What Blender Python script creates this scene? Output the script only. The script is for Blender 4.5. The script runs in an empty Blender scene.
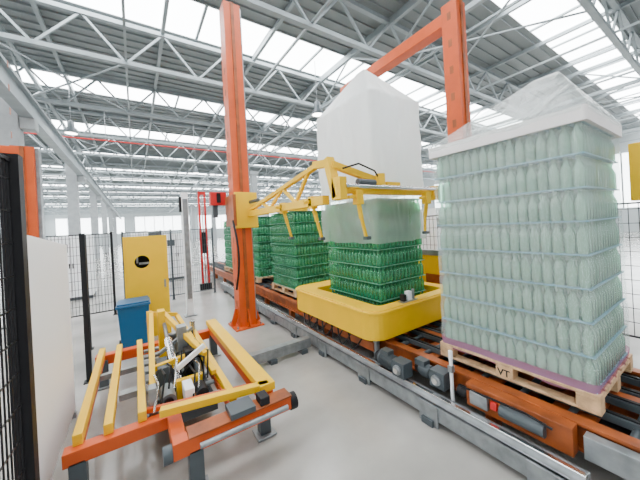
import bpy, math, random
from mathutils import Vector, Matrix, noise
random.seed(4)
scene = bpy.context.scene
COL = scene.collection

# ------------------------------------------------------------------ materials
def mat(name, color, rough=0.5, metal=0.0, bump=0.0, bscale=30.0, var=0.0, vscale=4.0, emis=0.0, coat=0.0, spec=0.5):
    m = bpy.data.materials.new(name); m.use_nodes = True
    nt = m.node_tree; b = nt.nodes["Principled BSDF"]
    b.inputs["Base Color"].default_value = (*color, 1)
    b.inputs["Roughness"].default_value = rough
    b.inputs["Metallic"].default_value = metal
    b.inputs["Specular IOR Level"].default_value = spec
    if coat: b.inputs["Coat Weight"].default_value = coat
    if emis:
        b.inputs["Emission Color"].default_value = (*color, 1)
        b.inputs["Emission Strength"].default_value = emis
    tc = nt.nodes.new("ShaderNodeTexCoord")
    if var:
        n = nt.nodes.new("ShaderNodeTexNoise"); n.inputs["Scale"].default_value = vscale; n.inputs["Detail"].default_value = 6
        nt.links.new(tc.outputs["Object"], n.inputs["Vector"])
        r = nt.nodes.new("ShaderNodeValToRGB")
        r.color_ramp.elements[0].position = 0.3; r.color_ramp.elements[1].position = 0.7
        r.color_ramp.elements[0].color = (*[c*(1-var) for c in color], 1)
        r.color_ramp.elements[1].color = (*[min(1, c*(1+var*0.6)) for c in color], 1)
        nt.links.new(n.outputs["Fac"], r.inputs["Fac"]); nt.links.new(r.outputs["Color"], b.inputs["Base Color"])
    if bump:
        n2 = nt.nodes.new("ShaderNodeTexNoise"); n2.inputs["Scale"].default_value = bscale
        nt.links.new(tc.outputs["Object"], n2.inputs["Vector"])
        bp = nt.nodes.new("ShaderNodeBump"); bp.inputs["Strength"].default_value = bump; bp.inputs["Distance"].default_value = 0.02
        nt.links.new(n2.outputs["Fac"], bp.inputs["Height"]); nt.links.new(bp.outputs["Normal"], b.inputs["Normal"])
    return m

def seethru(name, color, tint, opac, rough=0.15, spec=0.5, translucent=0.0, bump=0.0, bscale=8, stretch=(1,1,1), rim=None):
    m = bpy.data.materials.new(name); m.use_nodes = True
    nt = m.node_tree; b = nt.nodes["Principled BSDF"]; out = nt.nodes["Material Output"]
    b.inputs["Base Color"].default_value = (*color, 1); b.inputs["Roughness"].default_value = rough
    b.inputs["Specular IOR Level"].default_value = spec
    sh = b.outputs["BSDF"]
    if bump:
        tc = nt.nodes.new("ShaderNodeTexCoord"); mp = nt.nodes.new("ShaderNodeMapping"); mp.inputs["Scale"].default_value = stretch
        n2 = nt.nodes.new("ShaderNodeTexNoise"); n2.inputs["Scale"].default_value = bscale; n2.inputs["Detail"].default_value = 5
        nt.links.new(tc.outputs["Object"], mp.inputs["Vector"]); nt.links.new(mp.outputs["Vector"], n2.inputs["Vector"])
        bp = nt.nodes.new("ShaderNodeBump"); bp.inputs["Strength"].default_value = bump; bp.inputs["Distance"].default_value = 0.03
        nt.links.new(n2.outputs["Fac"], bp.inputs["Height"]); nt.links.new(bp.outputs["Normal"], b.inputs["Normal"])
    if translucent:
        t2 = nt.nodes.new("ShaderNodeBsdfTranslucent"); t2.inputs["Color"].default_value = (*color, 1)
        mx2 = nt.nodes.new("ShaderNodeMixShader"); mx2.inputs[0].default_value = translucent
        nt.links.new(sh, mx2.inputs[1]); nt.links.new(t2.outputs[0], mx2.inputs[2]); sh = mx2.outputs[0]
    t = nt.nodes.new("ShaderNodeBsdfTransparent"); t.inputs["Color"].default_value = (*tint, 1)
    mx = nt.nodes.new("ShaderNodeMixShader"); mx.inputs[0].default_value = opac
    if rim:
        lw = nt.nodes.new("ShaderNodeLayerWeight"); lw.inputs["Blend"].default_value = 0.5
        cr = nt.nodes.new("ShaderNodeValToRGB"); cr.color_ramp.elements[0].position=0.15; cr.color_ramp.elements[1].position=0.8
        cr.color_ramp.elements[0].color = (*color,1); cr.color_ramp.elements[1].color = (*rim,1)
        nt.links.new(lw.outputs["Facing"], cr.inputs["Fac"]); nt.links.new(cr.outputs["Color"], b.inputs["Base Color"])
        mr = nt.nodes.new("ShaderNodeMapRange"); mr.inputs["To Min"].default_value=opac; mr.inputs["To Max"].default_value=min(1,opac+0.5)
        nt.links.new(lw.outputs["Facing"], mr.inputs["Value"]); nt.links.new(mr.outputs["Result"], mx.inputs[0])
    nt.links.new(t.outputs[0], mx.inputs[1]); nt.links.new(sh, mx.inputs[2])
    nt.links.new(mx.outputs[0], out.inputs["Surface"])
    return m

M = {}
M['orange'] = mat("orange_paint", (0.62, 0.080, 0.002), 0.45, var=0.15, vscale=3)
M['dorange'] = mat("orange_conveyor_paint", (0.32, 0.07, 0.010), 0.5, var=0.45, vscale=6)
M['yellow'] = mat("yellow_paint", (0.90, 0.53, 0.0), 0.45, var=0.06, vscale=3, spec=0.35)
M['steel'] = mat("galvanised_steel", (0.28, 0.30, 0.31), 0.36, 0.5, var=0.3, vscale=9)
M['truss'] = mat("truss_steel", (0.29, 0.33, 0.345), 0.5, 0.3, var=0.15, vscale=2)
M['chrome'] = mat("polished_steel", (0.8, 0.8, 0.8), 0.18, 1.0)
M['dark'] = mat("dark_rubber", (0.008, 0.008, 0.010), 0.55, spec=0.3)
M['grey'] = mat("grey_motor_paint", (0.065, 0.08, 0.09), 0.45, 0.2)
M['white'] = mat("white_paint", (0.97, 0.98, 1.0), 0.5, var=0.01)
M['board'] = mat("white_top_board", (0.88, 0.84, 0.83), 0.6, var=0.05)
M['red'] = mat("red_paint", (0.60, 0.012, 0.012), 0.4)
M['blue'] = mat("blue_plastic", (0.003, 0.10, 0.24), 0.4)
M['wood'] = mat("pallet_wood", (0.60, 0.39, 0.21), 0.75, var=0.35, vscale=14, bump=0.2, bscale=60)
M['concrete'] = mat("concrete_column", (0.36, 0.38, 0.39), 0.8, var=0.12, bump=0.2)
M['roof'] = mat("roof_deck", (0.21, 0.235, 0.24), 0.6, var=0.06, vscale=0.5)
M['wall'] = mat("wall_panel", (0.45, 0.49, 0.50), 0.7, var=0.05, vscale=0.4)
M['sky'] = mat("skylight_glazing", (0.95, 0.985, 1.0), 0.4, emis=14.0)
M['pane'] = mat("window_glazing", (0.93, 0.98, 1.0), 0.4, emis=7.0)
M['lamp'] = mat("lamp_lens", (1.0, 0.98, 0.92), 0.4, emis=16.0)
M['bwrap'] = seethru("backlit_wrapped_glass", (0.50, 0.76, 0.61), (0.62, 0.92, 0.78), 0.36, 0.04, 1.0, rim=(0.01,0.11,0.07))  # same kind of glass as the green bottles, paled to paint in backlight
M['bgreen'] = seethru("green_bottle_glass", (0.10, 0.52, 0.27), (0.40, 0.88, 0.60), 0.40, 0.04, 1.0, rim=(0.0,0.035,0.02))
M['corew'] = mat("wrapped_core_filler", (0.34, 0.56, 0.43), 0.3, var=0.55, vscale=10)  # opaque filler added to stop rays, paled to match the backlit glass
M['coreg'] = mat("green_core_filler", (0.05, 0.29, 0.16), 0.25, var=0.8, vscale=14)  # opaque filler added inside the green stacks to stop rays
M['sheetb'] = mat("blue_tier_sheet", (0.14, 0.36, 0.48), 0.35)
M['sheetg'] = mat("green_tier_sheet", (0.13, 0.42, 0.28), 0.35)
M['film'] = seethru("clear_stretch_film", (0.93, 0.96, 0.96), (0.97, 1.0, 0.99), 0.22, 0.05, 1.0, 0.15, 1.0, 7, (1, 1, 0.35))
M['filmpink'] = seethru("pink_film_edge", (0.70, 0.30, 0.48), (0.95, 0.62, 0.78), 0.42, 0.25, 0.6, 0.2)
M['hood'] = seethru("white_hood_film", (0.97, 0.98, 0.98), (1, 1, 1), 0.92, 0.30, 0.6, 0.45, 1.0, 4, (1, 1, 0.4))
M['hoodlow'] = seethru("hood_film_skirt", (0.84, 0.90, 0.87), (0.93, 1, 0.97), 0.32, 0.10, 0.9, 0.3, 0.7, 5, (1, 1, 0.4))
M['floor'] = mat("polished_concrete_floor", (0.37, 0.35, 0.325), 0.18, var=0.28, vscale=1.1, bump=0.05, bscale=20)

# ------------------------------------------------------------------ mesh builder
class MB:
    def __init__(s): s.v=[]; s.f=[]; s.m=[]; s.sm=[]; s.mats=[]
    def mi(s, k):
        if k not in s.mats: s.mats.append(k)
        return s.mats.index(k)
    def add(s, vs, fs, k, smooth=False):
        o=len(s.v); s.v += [Vector(p) for p in vs]; i=s.mi(k)
        for f in fs: s.f.append([o+a for a in f]); s.m.append(i); s.sm.append(smooth)
    def box(s, x0,x1,y0,y1,z0,z1,k):
        s.add([(x0,y0,z0),(x1,y0,z0),(x1,y1,z0),(x0,y1,z0),(x0,y0,z1),(x1,y0,z1),(x1,y1,z1),(x0,y1,z1)],
              [(0,3,2,1),(4,5,6,7),(0,1,5,4),(1,2,6,5),(2,3,7,6),(3,0,4,7)],k)
    def beam(s, p, q, w, h, k, up=(0,0,1)):
        p=Vector(p); q=Vector(q); d=(q-p).normalized(); u=Vector(up)
        if abs(d.dot(u))>0.98: u=Vector((0,1,0))
        r=d.cross(u).normalized(); u=r.cross(d).normalized()
        vs=[]
        for c in (p,q):
            for a,b in ((-1,-1),(1,-1),(1,1),(-1,1)): vs.append(c+r*(a*w/2)+u*(b*h/2))
        s.add(vs,[(0,1,2,3),(7,6,5,4),(0,4,5,1),(1,5,6,2),(2,6,7,3),(3,7,4,0)],k)
    def cyl(s,p,q,r,k,n=14,r2=None):
        p=Vector(p); q=Vector(q); d=(q-p).normalized(); u=Vector((0,0,1))
        if abs(d.dot(u))>0.98: u=Vector((0,1,0))
        a=d.cross(u).normalized(); b=a.cross(d).normalized(); r2=r if r2 is None else r2
        vs=[]
        for c,rr in ((p,r),(q,r2)):
            for i in range(n):
                t=2*math.pi*i/n; vs.append(c+a*(rr*math.cos(t))+b*(rr*math.sin(t)))
        o=[(i,(i+1)%n,n+(i+1)%n,n+i) for i in range(n)]
        s.add(vs,o,k,True); s.add(vs,[tuple(range(n))[::-1],tuple(range(n,2*n))],k)
    def tube(s,pts,r,k,n=8):
        for a,b in zip(pts[:-1],pts[1:]): s.cyl(a,b,r,k,n)
    def ring(s,outer,inner,z0,z1,k):
        n=len(outer)
        vs=[(x,y,z0) for x,y in outer]+[(x,y,z1) for x,y in outer]+[(x,y,z0) for x,y in inner]+[(x,y,z1) for x,y in inner]
        fs=[]
        for i in range(n):
            j=(i+1)%n
            fs+=[(i,j,n+j,n+i),(n+i,n+j,3*n+j,3*n+i),(3*n+i,3*n+j,2*n+j,2*n+i),(2*n+i,2*n+j,j,i)]
        s.add(vs,fs,k)
    def lathe(s,c,prof,k,n=10):
        c=Vector(c); vs=[]; fs=[]
        for r,z in prof:
            for i in range(n):
                t=2*math.pi*i/n; vs.append(c+Vector((r*math.cos(t),r*math.sin(t),z)))
        for j in range(len(prof)-1):
            for i in range(n):
                a=j*n+i; b=j*n+(i+1)%n; fs.append((a,b,b+n,a+n))
        s.add(vs,fs,k,True)
    def build(s,name,parent=None,bevel=0.0,origin=None):
        me=bpy.data.meshes.new(name)
        if origin is None:
            xs=[p.x for p in s.v]; ys=[p.y for p in s.v]; zs=[p.z for p in s.v]
            origin=Vector(((min(xs)+max(xs))/2,(min(ys)+max(ys))/2,min(zs)))
        origin=Vector(origin)
        me.from_pydata([tuple(p-origin) for p in s.v],[],s.f)
        for k in s.mats: me.materials.append(M[k])
        me.polygons.foreach_set("material_index",s.m); me.polygons.foreach_set("use_smooth",s.sm)
        me.update()
        ob=bpy.data.objects.new(name,me); COL.objects.link(ob)
        if parent:
            ob.parent=parent; ob.location=origin-parent.location
        else: ob.location=origin
        if bevel:
            bm=ob.modifiers.new("bevel",'BEVEL'); bm.width=bevel; bm.segments=2; bm.limit_method='ANGLE'; bm.angle_limit=math.radians(50)
        return ob
def empty(name,loc):
    e=bpy.data.objects.new(name,None); COL.objects.link(e); e.location=loc; e.empty_display_size=0.2; return e
def rrect(x0,x1,y0,y1,r,n=6):
    pts=[]
    for cx,cy,a in ((x1-r,y0+r,-90),(x1-r,y1-r,0),(x0+r,y1-r,90),(x0+r,y0+r,180)):
        for i in range(n+1):
            t=math.radians(a+90*i/n); pts.append((cx+r*math.cos(t),cy+r*math.sin(t)))
    return pts

# ------------------------------------------------------------------ camera
H=1.93
th=math.radians(3.1)
F=Vector((0.5507,0.8347,0)); R=Vector((0.8347,-0.5507,0)); U=Vector((0,0,1))
cr=R*math.cos(th)-U*math.sin(th); cu=U*math.cos(th)+R*math.sin(th)
cam=bpy.data.cameras.new("camera"); co=bpy.data.objects.new("camera",cam); COL.objects.link(co)
mw=Matrix((cr,cu,-F)).transposed().to_4x4(); mw.translation=Vector((0,0,H)); co.matrix_world=mw
cam.sensor_width=36; cam.lens=280/640*36; cam.shift_y=-15/640; cam.clip_start=0.05; cam.clip_end=400
scene.camera=co

# ------------------------------------------------------------------ building shell
XL,XR,YB,YF=-16,34,-8,80
b=MB(); b.box(XL,XR,YB,YF,-0.1,0,'floor'); b.build("floor")
b=MB(); b.box(XL,XR,YF,YF+0.2,0,8.4,'wall')
b.build("wall_back")
b=MB(); b.box(XL-0.2,XL,YB,YF,0,8.4,'wall'); b.build("wall_left")
b=MB(); b.box(XR,XR+0.2,YB,YF,0,8.4,'wall'); b.build("wall_right")
for i,(x0,x1) in enumerate(((-14,-2),(0,12),(14,26))):
    b=MB(); b.box(x0,x1,YF-0.06,YF-0.01,2.5,6.2,'pane')
    for k in range(7):
        xx=x0+(x1-x0)*k/6; b.box(xx-0.06,xx+0.06,YF-0.12,YF-0.02,2.5,6.2,'steel')
    b.build("window_%d"%(i+1))
b=MB()
for k in range(10):
    y=1+8*k
    b.box(XR-0.06,XR-0.01,y,y+6,2.0,6.5,'pane')
    for q in range(5): b.box(XR-0.12,XR-0.02,y+q*1.5-0.05,y+q*1.5+0.05,2.0,6.5,'steel')
b.build("window_4")
b=MB()
for k in range(10):
    y=1+8*k
    b.box(XL+0.01,XL+0.06,y,y+6,2.0,6.5,'pane')
    for q in range(5): b.box(XL+0.02,XL+0.12,y+q*1.5-0.05,y+q*1.5+0.05,2.0,6.5,'steel')
b.build("window_5")

SP=6.0
b=MB(); s=MB()
y=YB
while y<YF:
    b.box(XL,XR,y,y+4.3,8.4,8.5,'roof')
    for q in range(11): b.box(XL,XR,y+0.2+q*0.4,y+0.26+q*0.4,8.34,8.4,'roof')
    s.box(XL,XR,y+4.3,y+SP,8.42,8.48,'sky')
    x=XL
    while x<XR: s.box(x-0.04,x+0.04,y+4.3,y+SP,8.36,8.42,'truss'); x+=2.0
    y+=SP
b.build("ceiling"); s.build("skylight_glazing_strip")

b=MB()
y=-2.0
while y<YF:
    zt,zb=8.2,7.05
    b.box(XL,XR,y-0.07,y+0.07,zt-0.06,zt+0.06,'truss'); b.box(XL,XR,y-0.07,y+0.07,zb-0.06,zb+0.06,'truss')
    x=XL
    while x<XR:
        b.beam((x,y,zb),(x+1.0,y,zt),0.06,0.06,'truss'); b.beam((x+1.0,y,zt),(x+2.0,y,zb),0.06,0.06,'truss')
        x+=2.0
    y+=4.0
for x in range(XL+2,XR,3):
    b.box(x-0.05,x+0.05,YB,YF,8.2,8.32,'truss')
for x in range(XL+4,XR,4):
    b.box(x-0.03,x+0.03,YB,YF,7.08,7.14,'truss')
for x in (-13,-3,7,17,27):
    for z in (7.0,8.15): b.box(x-0.06,x+0.06,YB,YF,z-0.06,z+0.06,'truss')
    y=-2
    while y<YF:
        b.beam((x,y,7.0),(x,y+2,8.15),0.05,0.05,'truss'); b.beam((x,y+2,8.15),(x,y+4,7.0),0.05,0.05,'truss'); y+=4
    y=2
    while y<YF:
        b.beam((x,y,7.05),(x+3,y+4,7.05),0.04,0.04,'truss'); b.beam((x+3,y,7.05),(x,y+4,7.05),0.04,0.04,'truss'); y+=8
b.build("roof_truss_framework")

b=MB()
b.cyl((-6,17,6.6),(30,17,6.6),0.03,'red',8)
for x in range(-5,30,4): b.cyl((x,17,6.6),(x,17,8.3),0.015,'steel',6)
b.build("sprinkler_pipe")
for (x,y) in ((6.1,9.0),(10,14.5),(3.9,22),(-2,15),(12,28),(16,12),(9,5)):
    b=MB()
    b.cyl((x,y,6.75),(x,y,8.3),0.012,'steel',6)
    b.lathe((x,y,6.2),[(0.22,0.0),(0.20,0.12),(0.12,0.25),(0.11,0.5),(0.02,0.55)],'grey',20)
    b.cyl((x,y,6.21),(x,y,6.22),0.2,'lamp',20)
    b.build("high_bay_lamp")

for y in (12,22,32,42,52,62):
    b=MB()
    b.box(-3.25,-2.75,y-0.25,y+0.25,0,7.0,'concrete')
    b.box(-2.75,-2.4,y-0.2,y+0.2,5.3,5.65,'concrete')
    b.build("concrete_column",bevel=0.02)
for y in (24,40,56):
    for x in (9,21):
        b=MB(); b.box(x-0.25,x+0.25,y-0.25,y+0.25,0,7.0,'concrete'); b.box(x-0.4,x+0.4,y-0.3,y+0.3,6.7,7.0,'concrete'); b.build("concrete_column",bevel=0.02)
b=MB()
b.box(-2.72,-2.42,2,78,5.65,5.72,'truss'); b.box(-2.6,-2.54,2,78,5.72,6.25,'truss'); b.box(-2.72,-2.42,2,78,6.25,6.33,'truss'); b.box(-2.61,-2.53,2,78,6.33,6.4,'steel')
b.build("crane_runway_beam")

# ------------------------------------------------------------------ bottles
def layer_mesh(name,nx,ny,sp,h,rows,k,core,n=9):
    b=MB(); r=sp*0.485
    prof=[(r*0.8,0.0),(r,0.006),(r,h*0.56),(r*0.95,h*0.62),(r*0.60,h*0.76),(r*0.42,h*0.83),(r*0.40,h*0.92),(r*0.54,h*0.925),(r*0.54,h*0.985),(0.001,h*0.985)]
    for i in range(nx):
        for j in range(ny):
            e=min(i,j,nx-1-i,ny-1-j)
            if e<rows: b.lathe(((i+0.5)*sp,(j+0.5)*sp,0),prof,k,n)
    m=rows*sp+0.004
    b.box(m,nx*sp-m,m,ny*sp-m,0.0,h*0.97,core)  # added opaque core, ends rays behind the outer bottle rows
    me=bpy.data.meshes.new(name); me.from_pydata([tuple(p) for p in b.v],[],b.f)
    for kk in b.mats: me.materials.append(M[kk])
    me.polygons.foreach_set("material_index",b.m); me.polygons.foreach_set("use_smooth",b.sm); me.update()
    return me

def pallet(parent,x0,y0,lx,ly,z0):
    b=MB()
    for i in range(3):
        x=x0+ (lx-0.1)*i/2; b.box(x,x+0.1,y0,y0+ly,z0,z0+0.022,'wood')
        for j in range(3):
            y=y0+(ly-0.14)*j/2; b.box(x,x+0.1,y,y+0.14,z0+0.022,z0+0.10,'wood')
    for j in range(3):
        y=y0+(ly-0.14)*j/2; b.box(x0,x0+lx,y,y+0.14,z0+0.10,z0+0.122,'wood')
    for i in range(7):
        x=x0+(lx-0.11)*i/6; b.box(x,x+0.11,y0,y0+ly,z0+0.122,z0+0.144,'wood')
    return b.build("wooden_pallet",parent,bevel=0.004)

def stack(name,x0,y0,z0,layers,h,me,nx,ny,sp,sheet,bigpallet=0.03,th=0.008):
    lx,ly=nx*sp,ny*sp
    root=empty(name,(x0+lx/2,y0+ly/2,z0))
    pallet(root,x0-bigpallet,y0-bigpallet,lx+2*bigpallet,ly+2*bigpallet,z0)
    zb=z0+0.144
    sb=MB()
    for l in range(layers):
        ob=bpy.data.objects.new("bottle_layer_%d"%(l+1),me); COL.objects.link(ob); ob.parent=root
        ob.location=Vector((x0,y0,zb+l*h+0.008))-root.location
        sb.box(x0-0.008,x0+lx+0.008,y0-0.008,y0+ly+0.008,zb+l*h,zb+l*h+th,sheet)
    sb.box(x0-0.008,x0+lx+0.008,y0-0.008,y0+ly+0.008,zb+layers*h,zb+layers*h+0.01,sheet)
    sb.build("tier_sheets",root)
    return root, zb, zb+layers*h

def film_shell(x0,x1,y0,y1,z0,z1,h,zb,kfun,amp=0.012,rad=0.06,nz=60,seed=0,cinch=0.01,top=None):
    base=rrect(x0,x1,y0,y1,rad,4)
    pts=[]
    for a,c in zip(base,base[1:]+base[:1]):
        L=math.dist(a,c); n=max(1,int(L/0.03))
        for i in range(n): pts.append((a[0]+(c[0]-a[0])*i/n,a[1]+(c[1]-a[1])*i/n))
    cx,cy=(x0+x1)/2,(y0+y1)/2; N=len(pts); b=MB(); vs=[]; 
    rows=[(z0+(z1-z0)*j/nz,0.0) for j in range(nz+1)]
    tx_,ty_=cx,cy
    if top:
        zt,rx,ry=top[:3]
        if len(top)>3: tx_,ty_=top[3],top[4]
        for j in range(1,11): rows.append((z1+(zt-z1)*j/10,j/10))
    for z,sh in rows:
        for (px,py) in pts:
            d=Vector((px-cx,py-cy)); dn=d.normalized()
            nn=noise.noise(Vector((px*5+seed,py*5,z*1.6)))*amp+noise.noise(Vector((px*14+seed,py*14,z*4)))*amp*0.5
            c=cinch*abs(math.sin(math.pi*(z-zb)/h)) if h else 0
            qx,qy=px+dn.x*(nn+c),py+dn.y*(nn+c)
            if sh:
                f=1-sh
                fx=max(-1,min(1,(qx-cx)/((x1-x0)/2))); fy=max(-1,min(1,(qy-cy)/((y1-y0)/2)))
                qx=cx*f+tx_*sh+fx*((x1-x0)/2*f+rx*sh)
                qy=cy*f+ty_*sh+fy*((y1-y0)/2*f+ry*sh)
            vs.append((qx,qy,z+(noise.noise(Vector((px*4,py*4,seed)))*0.03 if sh==0 and z<=z0+1e-6 else 0)))
    groups={}
    for j in range(len(rows)-1):
        k=kfun((rows[j][0]+rows[j+1][0])/2)
        for i in range(N):
            groups.setdefault(k,[]).append((j*N+i,j*N+(i+1)%N,(j+1)*N+(i+1)%N,(j+1)*N+i))
    b.v=[Vector(v) for v in vs]
    for k,fs in groups.items():
        mi=b.mi(k)
        for f in fs: b.f.append(list(f)); b.m.append(mi); b.sm.append(True)
    if top:
        o=(len(rows)-1)*N; b.f.append([o+i for i in range(N)]); b.m.append(b.m[-1]); b.sm.append(True)
    return b

SPC=0.075
ZC=0.455
h1=0.25
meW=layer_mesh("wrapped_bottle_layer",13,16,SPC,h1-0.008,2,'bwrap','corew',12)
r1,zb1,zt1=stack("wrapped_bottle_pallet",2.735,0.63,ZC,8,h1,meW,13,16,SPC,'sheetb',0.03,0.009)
b=MB(); b.box(2.70,3.745,0.60,1.865,zt1+0.012,zt1+0.03,'board'); b.ring(rrect(2.69,3.755,0.59,1.875,0.03),rrect(2.72,3.725,0.62,1.845,0.03),zt1-0.02,zt1+0.09,'board'); b.box(2.71,3.735,0.61,1.855,zt1+0.07,zt1+0.09,'board')
b.build("top_frame_board",r1)
f=film_shell(2.715,3.73,0.61,1.85,ZC+0.11,zt1,h1,zb1,lambda z:'film' if z>zb1+0.075 else 'filmpink',0.012,0.05,80,1,0.01)
f.build("stretch_film",r1)
f=film_shell(2.685,3.76,0.585,1.88,zt1+0.05,zt1+0.10,0,0,lambda z:'film',0.006,0.05,4,7,0,top=(zt1+0.62,0.05,0.10,3.35,1.0))
f.build("film_peak",r1)
tx=bpy.data.curves.new("pallet_mark","FONT"); tx.body="VT"; tx.size=0.085; tx.extrude=0.0008; tx.offset=0.0015; tx.materials.append(M['dark'])
to=bpy.data.objects.new("pallet_mark",tx); COL.objects.link(to); to.parent=r1
to.matrix_local=Matrix.Translation(Vector((2.7025,1.285,ZC+0.03))-r1.location)@Matrix(((0,0,-1,0),(-1,0,0,0),(0,1,0,0),(0,0,0,1)))

h2=0.235
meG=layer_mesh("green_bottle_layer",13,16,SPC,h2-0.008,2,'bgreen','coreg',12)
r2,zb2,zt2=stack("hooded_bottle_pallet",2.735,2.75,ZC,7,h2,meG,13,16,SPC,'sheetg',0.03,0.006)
f=film_shell(2.67,3.745,2.69,4.03,1.64,3.72,0,0,lambda z:'hoodlow' if z<2.34 else 'hood',0.045,0.07,60,3,0,top=(4.38,0.05,0.08))
f.build("white_film_hood",r2)
meG1=layer_mesh("green_bottle_layer_b",13,16,SPC,h2-0.008,1,'bgreen','coreg',10)
for y0 in (5.15,7.3,9.5):
    stack("green_bottle_pallet",2.735,y0,ZC,7,h2,meG1,13,16,SPC,'sheetg',0.03,0.006)

# ------------------------------------------------------------------ conveyor
b=MB()
Y0,Y1=-1.6,14
for x in (2.62,3.22,3.82):
    w=0.05
    b.box(x-w,x+w,Y0,Y1,0.40,0.425,'dorange'); b.box(x-w,x+w,Y0,Y1,0.22,0.245,'dorange'); b.box(x-0.012,x+0.012,Y0,Y1,0.24,0.41,'dorange')
    y=Y0+0.3
    while y<Y1:
        b.box(x-0.045,x+0.045,y-0.05,y+0.05,0.02,0.22,'dorange'); b.box(x-0.09,x+0.09,y-0.09,y+0.09,0.0,0.02,'steel'); y+=1.3
for x in (2.85,3.12,3.32,3.6):
    b.box(x-0.03,x+0.03,Y0,Y1,0.38,0.435,'grey'); b.box(x-0.016,x+0.016,Y0,Y1,0.435,0.449,'dark')
y=Y0+0.1
while y<Y1:
    b.box(2.62,3.82,y-0.03,y+0.03,0.27,0.36,'dorange'); b.box(2.70,3.74,y+0.2,y+0.46,0.33,0.37,'dorange'); y+=0.65
y=Y0+0.1
while y<Y1:
    b.cyl((2.66,y,0.385),(3.78,y,0.385),0.025,'grey',8); y+=0.325
b.box(2.66,3.78,Y0,Y1,0.17,0.19,'dark')
b.build("pallet_chain_conveyor",bevel=0.003)

b=MB()
b.box(2.24,2.40,0.6,9.5,0.20,0.225,'steel'); b.box(2.24,2.255,0.6,9.5,0.06,0.22,'steel'); b.box(2.385,2.40,0.6,9.5,0.06,0.22,'steel')
b.box(2.30,2.34,0.6,9.5,0.225,0.25,'chrome')
y=0.8
while y<9.5:
    b.box(2.2,2.44,y-0.06,y+0.06,0.0,0.06,'grey'); b.box(2.225,2.24,y-0.1,y+0.1,0.0,0.2,'steel'); y+=0.9
b.build("steel_guide_rail",bevel=0.003)
b=MB()
b.box(1.05,2.18,3.74,3.86,0.06,0.20,'steel'); b.box(1.5,1.6,3.7,3.9,0,0.06,'grey'); b.box(1.15,1.25,3.7,3.9,0,0.06,'grey'); b.box(2.0,2.1,3.7,3.9,0,0.06,'grey')
b.build("steel_cross_beam",bevel=0.004)

b=MB()
b.ring(rrect(2.30,4.15,2.45,4.5,0.22),rrect(2.56,3.95,2.62,4.12,0.08),0.83,0.85,'yellow')
b.ring(rrect(2.30,4.15,2.45,4.5,0.22),rrect(2.33,4.12,2.48,4.47,0.2),0.48,0.84,'yellow')
b.ring(rrect(2.54,3.97,2.60,4.14,0.08),rrect(2.56,3.95,2.62,4.12,0.08),0.55,0.84,'yellow')
b.ring(rrect(2.36,4.09,2.51,4.44,0.2),rrect(2.56,3.95,2.62,4.12,0.08),0.46,0.50,'yellow')
b.ring(rrect(2.28,4.17,2.43,4.52,0.23),rrect(2.33,4.12,2.48,4.47,0.2),0.80,0.835,'yellow')
for (x,y) in ((2.47,2.6),(4.0,2.6),(2.47,4.35),(4.0,4.35)):
    b.cyl((x,y,0.0),(x,y,0.46),0.04,'steel',12); b.cyl((x,y,0.0),(x,y,0.03),0.06,'grey',12)
b.box(2.42,2.52,2.6,4.35,0.30,0.42,'dorange')
b.build("yellow_hood_stretching_ring",bevel=0.012)
b=MB()
b.box(2.98,3.06,2.49,2.55,0.862,0.98,'white'); b.box(2.90,2.95,2.49,2.56,0.862,0.95,'dark'); b.cyl((3.12,2.52,0.862),(3.12,2.52,0.99),0.018,'steel',10); b.box(2.86,3.16,2.47,2.57,0.851,0.862,'steel')
b.build("sensor_bracket",bevel=0.004)
b=MB()
for i in range(7):
    y=2.75+i*0.2; pts=[]
    for j in range(9):
        t=j/8; pts.append((2.37-0.05*math.sin(math.pi*t)-0.03*(i%2),y+0.28*t,0.45-0.17*math.sin(math.pi*t)+0.02*t))
    b.tube(pts,0.011,'dark',6)
b.build("pneumatic_hose_bundle")

def gearmotor(name,x,y,z,L=0.28,r=0.075,body='grey'):
    b=MB()
    b.cyl((x,y,z),(x,y+L,z),r,body,20)
    for i in range(10):
        yy=y+0.03+i*(L-0.06)/10; b.cyl((x,yy,z),(x,yy+0.008,z),r+0.012,body,20)
    b.cyl((x,y+L,z),(x,y+L+0.05,z),r+0.005,'dark',20,r2=r*0.8)
    b.box(x-0.05,x+0.05,y+0.08,y+0.2,z+r-0.01,z+r+0.05,body)
    b.box(x-0.08,x+0.065,y-0.16,y,z-0.08,z+0.08,'grey'); b.cyl((x-0.1,y-0.08,z),(x-0.08,y-0.08,z),0.05,'steel',16)
    b.cyl((x-0.12,y-0.08,z),(x-0.1,y-0.08,z),0.03,'chrome',12)
    return b.build(name,bevel=0.004)
gearmotor("gear_motor",2.34,2.16,0.345,0.24,0.07)
gearmotor("gear_motor",2.49,1.80,0.34,0.16,0.055)
b=MB()
b.box(2.46,2.565,0.7,1.45,0.22,0.42,'dorange'); b.cyl((2.44,0.85,0.33),(2.44,1.15,0.33),0.05,'grey',16); b.box(2.42,2.46,1.25,1.4,0.27,0.38,'steel'); b.box(2.43,2.46,1.18,1.23,0.3,0.36,'red')
b.cyl((2.50,1.45,0.3),(2.50,1.54,0.3),0.05,'dark',14); b.box(2.48,2.56,0.3,0.65,0.24,0.4,'steel')
b.tube([(2.42,0.8,0.38),(2.40,0.95,0.42),(2.42,1.2,0.40),(2.46,1.5,0.36)],0.01,'dark',6)
b.build("conveyor_drive_unit",bevel=0.006)
b=MB()
b.box(2.448,2.472,1.575,1.60,0.0,0.58,'white'); b.cyl((2.46,1.588,0.58),(2.46,1.588,0.66),0.02,'white',10); b.box(2.435,2.485,1.565,1.61,0.46,0.52,'steel'); b.box(2.441,2.49,1.56,1.615,0.0,0.01,'steel')
b.build("photo_sensor_post",bevel=0.003)

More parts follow.
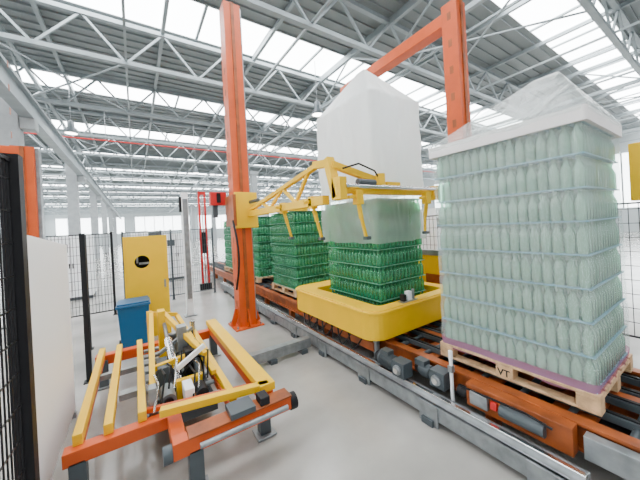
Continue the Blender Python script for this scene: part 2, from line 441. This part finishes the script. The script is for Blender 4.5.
# ------------------------------------------------------------------ gantry columns
def column(name,x,y,h,w=0.32,side=True):
    b=MB(); a=w/2
    b.box(x-a,x+a,y-a,y+a,0.03,h,'orange'); b.box(x-a-0.12,x+a+0.12,y-a-0.12,y+a+0.12,0,0.03,'orange')
    for sx in (-1,1):
        for sy in (-1,1): b.cyl((x+sx*(a+0.07),y+sy*(a+0.07),0.03),(x+sx*(a+0.07),y+sy*(a+0.07),0.07),0.02,'steel',6)
    if side:
        b.box(x+a,x+a+0.05,y-0.08,y+0.08,0.1,h,'steel')
        b.box(x-0.03,x+0.03,y-a-0.02,y-a,0.1,h,'dorange')
        for i in range(12): b.box(x-a-0.004,x-a,y-0.03,y+0.03,0.4+i*0.42,0.52+i*0.42,'dorange')
    for (dx,dy) in ((1,0),(-1,0),(0,-1)):
        b.beam((x+dx*(a+0.1),y+dy*(a+0.1),0.03),(x+dx*a,y+dy*a,0.35),0.02,0.1,'orange')
    return b.build(name,bevel=0.008)
column("orange_gantry_column",1.78,5.6,6.4)
column("orange_gantry_column",4.36,2.45,5.3,0.25)
column("orange_gantry_column",4.40,5.15,5.2,0.25)
b=MB(); b.box(4.25,4.47,2.58,5.02,5.0,5.2,'orange'); b.build("orange_gantry_beam",bevel=0.008)
column("orange_gantry_column",-1.6,7.1,3.6,0.3)
b=MB(); b.box(-6,-1.76,7.0,7.2,3.3,3.6,'orange'); b.build("orange_gantry_beam",bevel=0.008)

# yellow gripper frame
b=MB()
XA=1.92
b.box(XA-0.05,XA+0.05,2.75,5.4,2.17,2.28,'yellow')
b.beam((XA,5.4,2.30),(XA,2.95,2.66),0.07,0.06,'yellow')
b.beam((XA,2.95,2.68),(XA,2.62,2.64),0.09,0.09,'yellow'); b.beam((XA,2.66,2.70),(XA,2.52,2.22),0.1,0.1,'yellow')
for (ya,yb) in ((3.1,3.5),(3.9,3.5),(3.9,4.4),(4.8,4.4)):
    za=2.30+(5.4-ya)*0.147; b.beam((XA,ya,za),(XA,yb,2.26),0.045,0.045,'yellow')
b.box(1.62,2.06,5.36,5.44,1.95,2.65,'yellow'); b.box(1.56,1.62,5.3,5.85,2.0,2.6,'dorange')
b.beam((XA,2.60,2.62),(2.62,2.50,2.42),0.08,0.08,'yellow')
b.box(1.88,3.66,2.45,2.54,2.27,2.33,'yellow'); b.cyl((1.95,2.41,2.35),(3.62,2.41,2.35),0.028,'chrome',12)
b.box(1.87,1.97,2.40,2.56,2.2,2.45,'yellow'); b.box(3.58,3.66,2.38,2.56,2.2,2.40,'yellow')
b.cyl((2.55,2.46,2.36),(2.55,2.46,2.52),0.06,'yellow',14); b.box(2.6,2.85,2.40,2.5,2.36,2.42,'yellow')
b.cyl((2.15,2.43,2.40),(2.42,2.43,2.40),0.04,'grey',12); b.tube([(2.0,2.5,2.56),(2.2,2.45,2.62),(2.45,2.45,2.55),(2.55,2.45,2.42)],0.012,'dark',6)
b.box(1.98,2.6,4.3,4.38,2.20,2.27,'yellow')
for (x,y,dx,dy) in ((2.12,2.40,0.05,0.02),(3.36,2.40,-0.02,0.02),(XA,3.05,0.05,0),(XA,3.9,0.05,0)):
    b.box(x-0.05,x+0.05,y-0.04,y+0.04,2.14,2.30,'yellow'); b.beam((x-0.14,y,2.22),(x,y,2.24),0.04,0.04,'yellow')
    b.beam((x,y,2.18),(x+dx,y+dy,1.98),0.042,0.04,'yellow'); b.beam((x+dx,y+dy,1.99),(x+dx*2.2,y+dy,1.76),0.034,0.03,'yellow'); b.box(x+dx*2.2-0.03,x+dx*2.2+0.04,y-0.025,y+0.045,1.73,1.77,'grey')
b.cyl((XA-0.02,4.9,2.45),(XA-0.02,5.3,2.45),0.035,'grey',12)
b.build("yellow_hood_gripper_frame",bevel=0.006)
b=MB(); pts=[]
for j in range(15):
    t=j/14; pts.append((1.54,5.3-0.5*math.sin(math.pi*t)*0.5,2.1-1.3*t))
b.tube(pts,0.02,'dark',8); b.build("cable_hose")

# ------------------------------------------------------------------ left foreground machine
b=MB()
b.box(0.88,0.98,2.4,4.7,0.34,0.46,'orange'); b.box(0.86,1.0,2.4,4.7,0.46,0.53,'yellow')
b.box(0.61,0.69,2.5,4.7,0.34,0.42,'orange'); b.box(0.62,0.68,2.5,4.7,0.42,0.49,'yellow')
for x in (-0.42,-0.24,-0.02):
    b.box(x-0.03,x+0.03,2.72,4.6,0.42,0.50,'yellow'); b.box(x-0.022,x+0.022,2.72,4.6,0.34,0.42,'orange')
b.box(-0.5,1.0,4.58,4.70,0.28,0.40,'orange'); b.box(-0.5,0.25,2.66,2.76,0.32,0.42,'orange'); b.box(0.15,0.25,2.36,2.68,0.32,0.42,'orange')
b.box(-0.2,0.0,3.3,3.4,0.36,0.42,'steel'); b.box(-0.45,0.0,3.9,3.96,0.36,0.42,'steel')
b.box(0.15,1.08,2.25,2.36,0.32,0.44,'orange'); b.box(0.25,1.08,2.23,2.38,0.44,0.455,'dorange')
b.cyl((0.32,2.2,0.39),(1.02,2.2,0.39),0.02,'steel',16); b.cyl((1.08,2.30,0.36),(1.14,2.30,0.36),0.07,'dark',20); b.cyl((0.09,2.30,0.36),(0.15,2.30,0.36),0.06,'grey',20)
b.box(0.55,0.75,2.22,2.40,0.455,0.50,'grey'); b.box(0.80,0.88,2.24,2.36,0.455,0.52,'dark')
b.beam((0.1,2.62,0.50),(0.95,2.44,0.50),0.07,0.06,'yellow'); b.beam((-0.02,2.80,0.46),(0.9,2.58,0.46),0.035,0.04,'orange')
for (x,y) in ((-0.42,2.71),(-0.42,4.6),(0.93,2.55),(0.93,4.6),(0.3,2.30),(0.25,4.64)):
    b.box(x-0.05,x+0.05,y-0.05,y+0.05,0.02,0.34,'grey'); b.box(x-0.09,x+0.09,y-0.09,y+0.09,0,0.02,'steel')
for i in range(8): b.cyl((0.02,2.85+i*0.23,0.37),(0.61,2.85+i*0.23,0.37),0.022,'steel',10)
b.box(0.06,0.58,2.8,4.2,0.24,0.33,'grey')
b.cyl((0.30,3.05,0.42),(0.26,3.7,0.70),0.045,'chrome',14); b.cyl((0.26,3.6,0.66),(0.24,4.05,0.86),0.022,'steel',12)
b.cyl((0.48,3.0,0.42),(0.50,3.6,0.66),0.035,'grey',14); b.box(0.38,0.56,3.3,3.48,0.36,0.66,'dark'); b.box(0.12,0.22,3.2,3.5,0.36,0.60,'grey')
b.box(0.34,0.44,3.55,3.68,0.33,0.86,'steel'); b.box(0.18,0.26,3.95,4.1,0.3,0.98,'yellow'); b.beam((0.22,4.1,0.95),(0.56,3.2,0.62),0.05,0.06,'yellow')
b.beam((0.06,2.9,0.47),(0.12,4.2,0.92),0.05,0.06,'yellow'); b.beam((0.6,3.0,0.50),(0.42,4.3,0.80),0.05,0.05,'yellow')
b.beam((0.10,4.2,0.30),(0.10,4.2,0.95),0.06,0.06,'yellow'); b.beam((0.10,4.2,0.92),(0.42,4.3,0.82),0.05,0.05,'yellow')
b.beam((0.08,3.3,0.58),(0.56,3.35,0.62),0.05,0.05,'yellow'); b.box(0.26,0.5,3.0,3.06,0.33,0.52,'yellow')
b.cyl((0.18,2.85,0.44),(0.18,3.08,0.44),0.065,'steel',16); b.cyl((0.45,2.78,0.44),(0.45,2.95,0.44),0.055,'dark',16); b.cyl((0.18,2.83,0.44),(0.18,2.85,0.44),0.04,'dark',16)
b.box(0.3,0.38,2.75,2.95,0.40,0.54,'white'); b.box(0.03,0.09,2.8,2.9,0.33,0.62,'steel'); b.box(0.25,0.55,3.85,3.9,0.33,0.7,'grey'); b.cyl((0.36,3.8,0.55),(0.36,3.86,0.55),0.08,'chrome',16)
b.beam((0.28,3.1,0.60),(0.55,3.15,0.74),0.03,0.05,'white'); b.beam((0.15,3.55,0.62),(0.52,3.7,0.78),0.03,0.04,'steel'); b.cyl((0.55,3.9,0.4),(0.55,3.9,0.8),0.03,'chrome',12)
for i in range(9):
    x=0.06+0.06*i
    pts=[(x,2.72+0.1*(i%5),0.46),(x+0.05,2.9+0.1*(i%5),0.60+0.02*(i%5)),(x+0.03,3.1+0.1*(i%5),0.60),(x-0.02,3.3+0.1*(i%5),0.44)]
    b.tube(pts,0.010,'dark' if i%3 else 'chrome',6)
b.build("pallet_transfer_station",bevel=0.005)

# yellow guard cabinet with round opening
b=MB()
x0,x1,yc,zc=-0.20,0.50,6.2,1.42
N=28; cx=0.08; rr=0.12
z0,z1=0.0,1.90
outer=[]
for i in range(N):
    t=2*math.pi*i/N; c,s_=math.cos(t),math.sin(t)
    kx=((x1-cx) if c>0 else (cx-x0))/max(abs(c),1e-6); kz=((z1-zc) if s_>0 else (zc-z0))/max(abs(s_),1e-6); k=min(kx,kz)
    outer.append((cx+c*k,zc+s_*k))
for X,Z in ((x0,z0),(x1,z0),(x1,z1),(x0,z1)):
    i=min(range(N),key=lambda q:math.dist(outer[q],(X,Z))); outer[i]=(X,Z)
inner=[(cx+rr*math.cos(2*math.pi*i/N),zc+rr*math.sin(2*math.pi*i/N)) for i in range(N)]
vs=[(x,yc,z) for x,z in outer]+[(x,yc,z) for x,z in inner]+[(x,yc+0.06,z) for x,z in inner]
b.add(vs,[(i,(i+1)%N,N+(i+1)%N,N+i) for i in range(N)]+[(N+i,N+(i+1)%N,2*N+(i+1)%N,2*N+i) for i in range(N)],'yellow')
b.box(x0,x0+0.03,yc+0.002,yc+0.35,z0,z1,'yellow'); b.box(x1-0.03,x1,yc+0.002,yc+0.35,z0,z1,'yellow'); b.box(x0+0.03,x1-0.03,yc+0.002,yc+0.35,z1-0.03,z1,'yellow'); b.box(x0+0.03,x1-0.03,yc+0.33,yc+0.348,z0,z1-0.03,'dark')
b.box(cx-0.05,cx+0.13,yc+0.05,yc+0.1,zc-0.05,zc-0.015,'steel'); b.box(cx-0.09,cx-0.06,yc+0.05,yc+0.1,zc-0.02,zc+0.09,'steel')
b.box(x1-0.08,x1-0.05,yc-0.03,yc,0.9,1.05,'steel')
b.build("yellow_guard_cabinet")

b=MB()
def frust(b,cx,cy,z0,z1,w0,d0,w1,d1,k):
    vs=[(cx+sx*w/2,cy+sy*d/2,z) for z,w,d in ((z0,w0,d0),(z1,w1,d1)) for sx,sy in ((-1,-1),(1,-1),(1,1),(-1,1))]
    b.add(vs,[(0,3,2,1),(0,1,5,4),(1,2,6,5),(2,3,7,6),(3,0,4,7)],k)
BX,BY=-0.08,5.75
frust(b,BX,BY,0.05,0.76,0.36,0.36,0.44,0.46,'blue'); b.box(BX-.24,BX+.24,BY-.25,BY+.25,0.76,0.80,'blue'); b.box(BX-.22,BX+.22,BY-.23,BY+.23,0.80,0.83,'blue')
b.cyl((BX-.23,BY+.15,0.08),(BX-.18,BY+.15,0.08),0.08,'dark',16); b.cyl((BX+.18,BY+.15,0.08),(BX+.23,BY+.15,0.08),0.08,'dark',16)
b.cyl((BX-.2,BY+.27,0.80),(BX+.2,BY+.27,0.80),0.015,'blue',8); b.cyl((BX,BY-.16,0.0),(BX,BY-.16,0.06),0.1,'blue',10)
b.build("blue_waste_bin",bevel=0.01)

b=MB()
ya,yb_=2.72,4.15; x=-0.64
vs=[(x,ya,0.05),(x,yb_,0.05),(x,yb_,1.86),(x,ya,1.98),(x-0.05,ya,0.05),(x-0.05,yb_,0.05),(x-0.05,yb_,1.86),(x-0.05,ya,1.98)]
b.add(vs,[(0,1,2,3),(7,6,5,4),(0,4,5,1),(1,5,6,2),(2,6,7,3),(3,7,4,0)],'white')
for y in (2.85,4.05): b.box(x-0.08,x+0.02,y-0.03,y+0.03,0,0.06,'steel')
b.build("white_guard_panel",bevel=0.004)

def fence(name,p,q,z1,step=0.05,post=0.05,k='dark',wire=0.004,hstep=0.2,posts=None):
    b=MB(); p=Vector(p); q=Vector(q); L=(q-p).length; d=(q-p)/L
    n=posts or max(1,round(L/1.5))
    for i in range(n+1):
        c=p+d*(L*i/n); b.box(c.x-post/2,c.x+post/2,c.y-post/2,c.y+post/2,0,z1+0.04,k); b.box(c.x-post,c.x+post,c.y-post,c.y+post,0,0.012,k)
    m=int(L/step)
    for i in range(m+1):
        c=p+d*(L*i/m); b.beam((c.x,c.y,0.12),(c.x,c.y,z1),wire*2,wire*2,k)
    z=0.12
    while z<z1+0.001:
        b.beam((p.x,p.y,z),(q.x,q.y,z),wire*2,wire*2,k); z+=hstep
    for z in (0.12,z1): b.beam((p.x,p.y,z),(q.x,q.y,z),0.025,0.025,k)
    return b.build(name)
fence("mesh_safety_fence",(-0.64,2.55,0),(-0.72,0.9,0),2.44,0.05,0.09,posts=1)
fence("mesh_safety_fence",(-0.75,6.3,0),(-0.60,4.9,0),1.95,0.03,0.06,posts=1)
fence("mesh_safety_fence",(-4.5,8.6,0),(-0.5,8.6,0),2.0,0.06,0.05)
fence("mesh_safety_fence",(-0.3,9.2,0),(2.0,9.2,0),2.0,0.06,0.05,'grey')
fence("mesh_safety_fence",(0.6,9.3,0),(0.6,17,0),2.0,0.1,0.05,'grey')

b=MB()
b.box(0.91,1.05,7.08,7.22,0.02,2.85,'white'); b.box(0.85,1.11,7.02,7.28,0,0.02,'steel'); b.box(0.93,1.03,7.04,7.08,0.4,2.7,'steel'); b.box(0.86,0.91,7.1,7.2,2.4,2.75,'dark')
b.build("white_mast",bevel=0.004)
b=MB()
for x in (1.80,1.98): b.box(x-0.03,x+0.03,9.9,10.02,0,3.25,'red')
b.box(1.77,2.01,9.92,10.0,3.15,3.25,'red'); b.box(1.70,2.06,9.88,10.04,0.0,0.2,'dark'); b.box(1.82,1.94,9.85,10.05,1.2,1.9,'dark'); b.cyl((1.89,9.95,0.2),(1.89,9.95,3.2),0.02,'chrome',10)
b.build("red_lifting_mast",bevel=0.004)
b=MB()
b.box(1.30,1.62,5.95,6.1,2.45,2.72,'red'); b.box(1.42,1.5,5.93,5.95,2.5,2.7,'dark'); b.box(1.35,1.45,6.0,6.08,2.2,2.45,'grey')
b.build("red_valve_unit",bevel=0.006)

for (x0,x1,y0,y1,h,k) in ((-2.2,-1.2,11.5,12.3,2.0,'white'),(-0.2,0.5,16,16.8,2.1,'white'),(6.2,7.4,4.2,5.0,2.2,'white'),(6.8,8.0,7.0,8.0,2.4,'white'),(1.0,1.8,13,13.8,1.9,'white'),(-4.5,-3.6,17,18,2.2,'white')):
    b=MB()
    b.box(x0,x1,y0,y1,0.1,h,k); b.box(x0+0.02,x1-0.02,y0+0.02,y1-0.02,0,0.1,'grey')
    mid=(x0+x1)/2; b.box(mid-0.006,mid+0.006,y0-0.004,y0,0.14,h-0.04,'dark'); b.box(x0+0.06,mid-0.06,y0-0.006,y0,h-0.5,h-0.25,'grey'); b.box(mid+0.03,mid+0.05,y0-0.03,y0,h*0.5,h*0.5+0.15,'dark'); b.box(mid-0.05,mid-0.03,y0-0.03,y0,h*0.5,h*0.5+0.15,'dark')
    b.build("electrical_cabinet",bevel=0.006)
b=MB()
b.box(4.62,5.3,2.8,4.6,0.1,1.25,'yellow'); b.box(4.6,4.7,2.8,4.6,1.25,1.35,'steel'); b.box(4.66,5.26,2.84,4.56,0,0.1,'grey'); b.box(4.61,4.62,2.9,3.4,0.4,0.9,'dorange')
b.build("yellow_machine_housing",bevel=0.01)
b=MB()
b.box(4.03,4.11,0.45,0.53,0,2.0,'dark'); b.box(4.00,4.14,0.42,0.56,0,0.02,'dark'); b.box(4.0,4.2,0.42,0.60,2.0,2.55,'yellow'); b.box(3.98,4.03,0.47,0.5,1.7,1.8,'grey')
b.build("light_barrier_post",bevel=0.004)
fence("mesh_safety_fence",(5.8,-1,0),(5.8,9,0),2.0,0.1,0.05,'dark')

# ------------------------------------------------------------------ lighting
w=bpy.data.worlds.new("world"); scene.world=w; w.use_nodes=True
bg=w.node_tree.nodes["Background"]; bg.inputs["Color"].default_value=(0.93,0.97,1.0,1); bg.inputs["Strength"].default_value=1.2
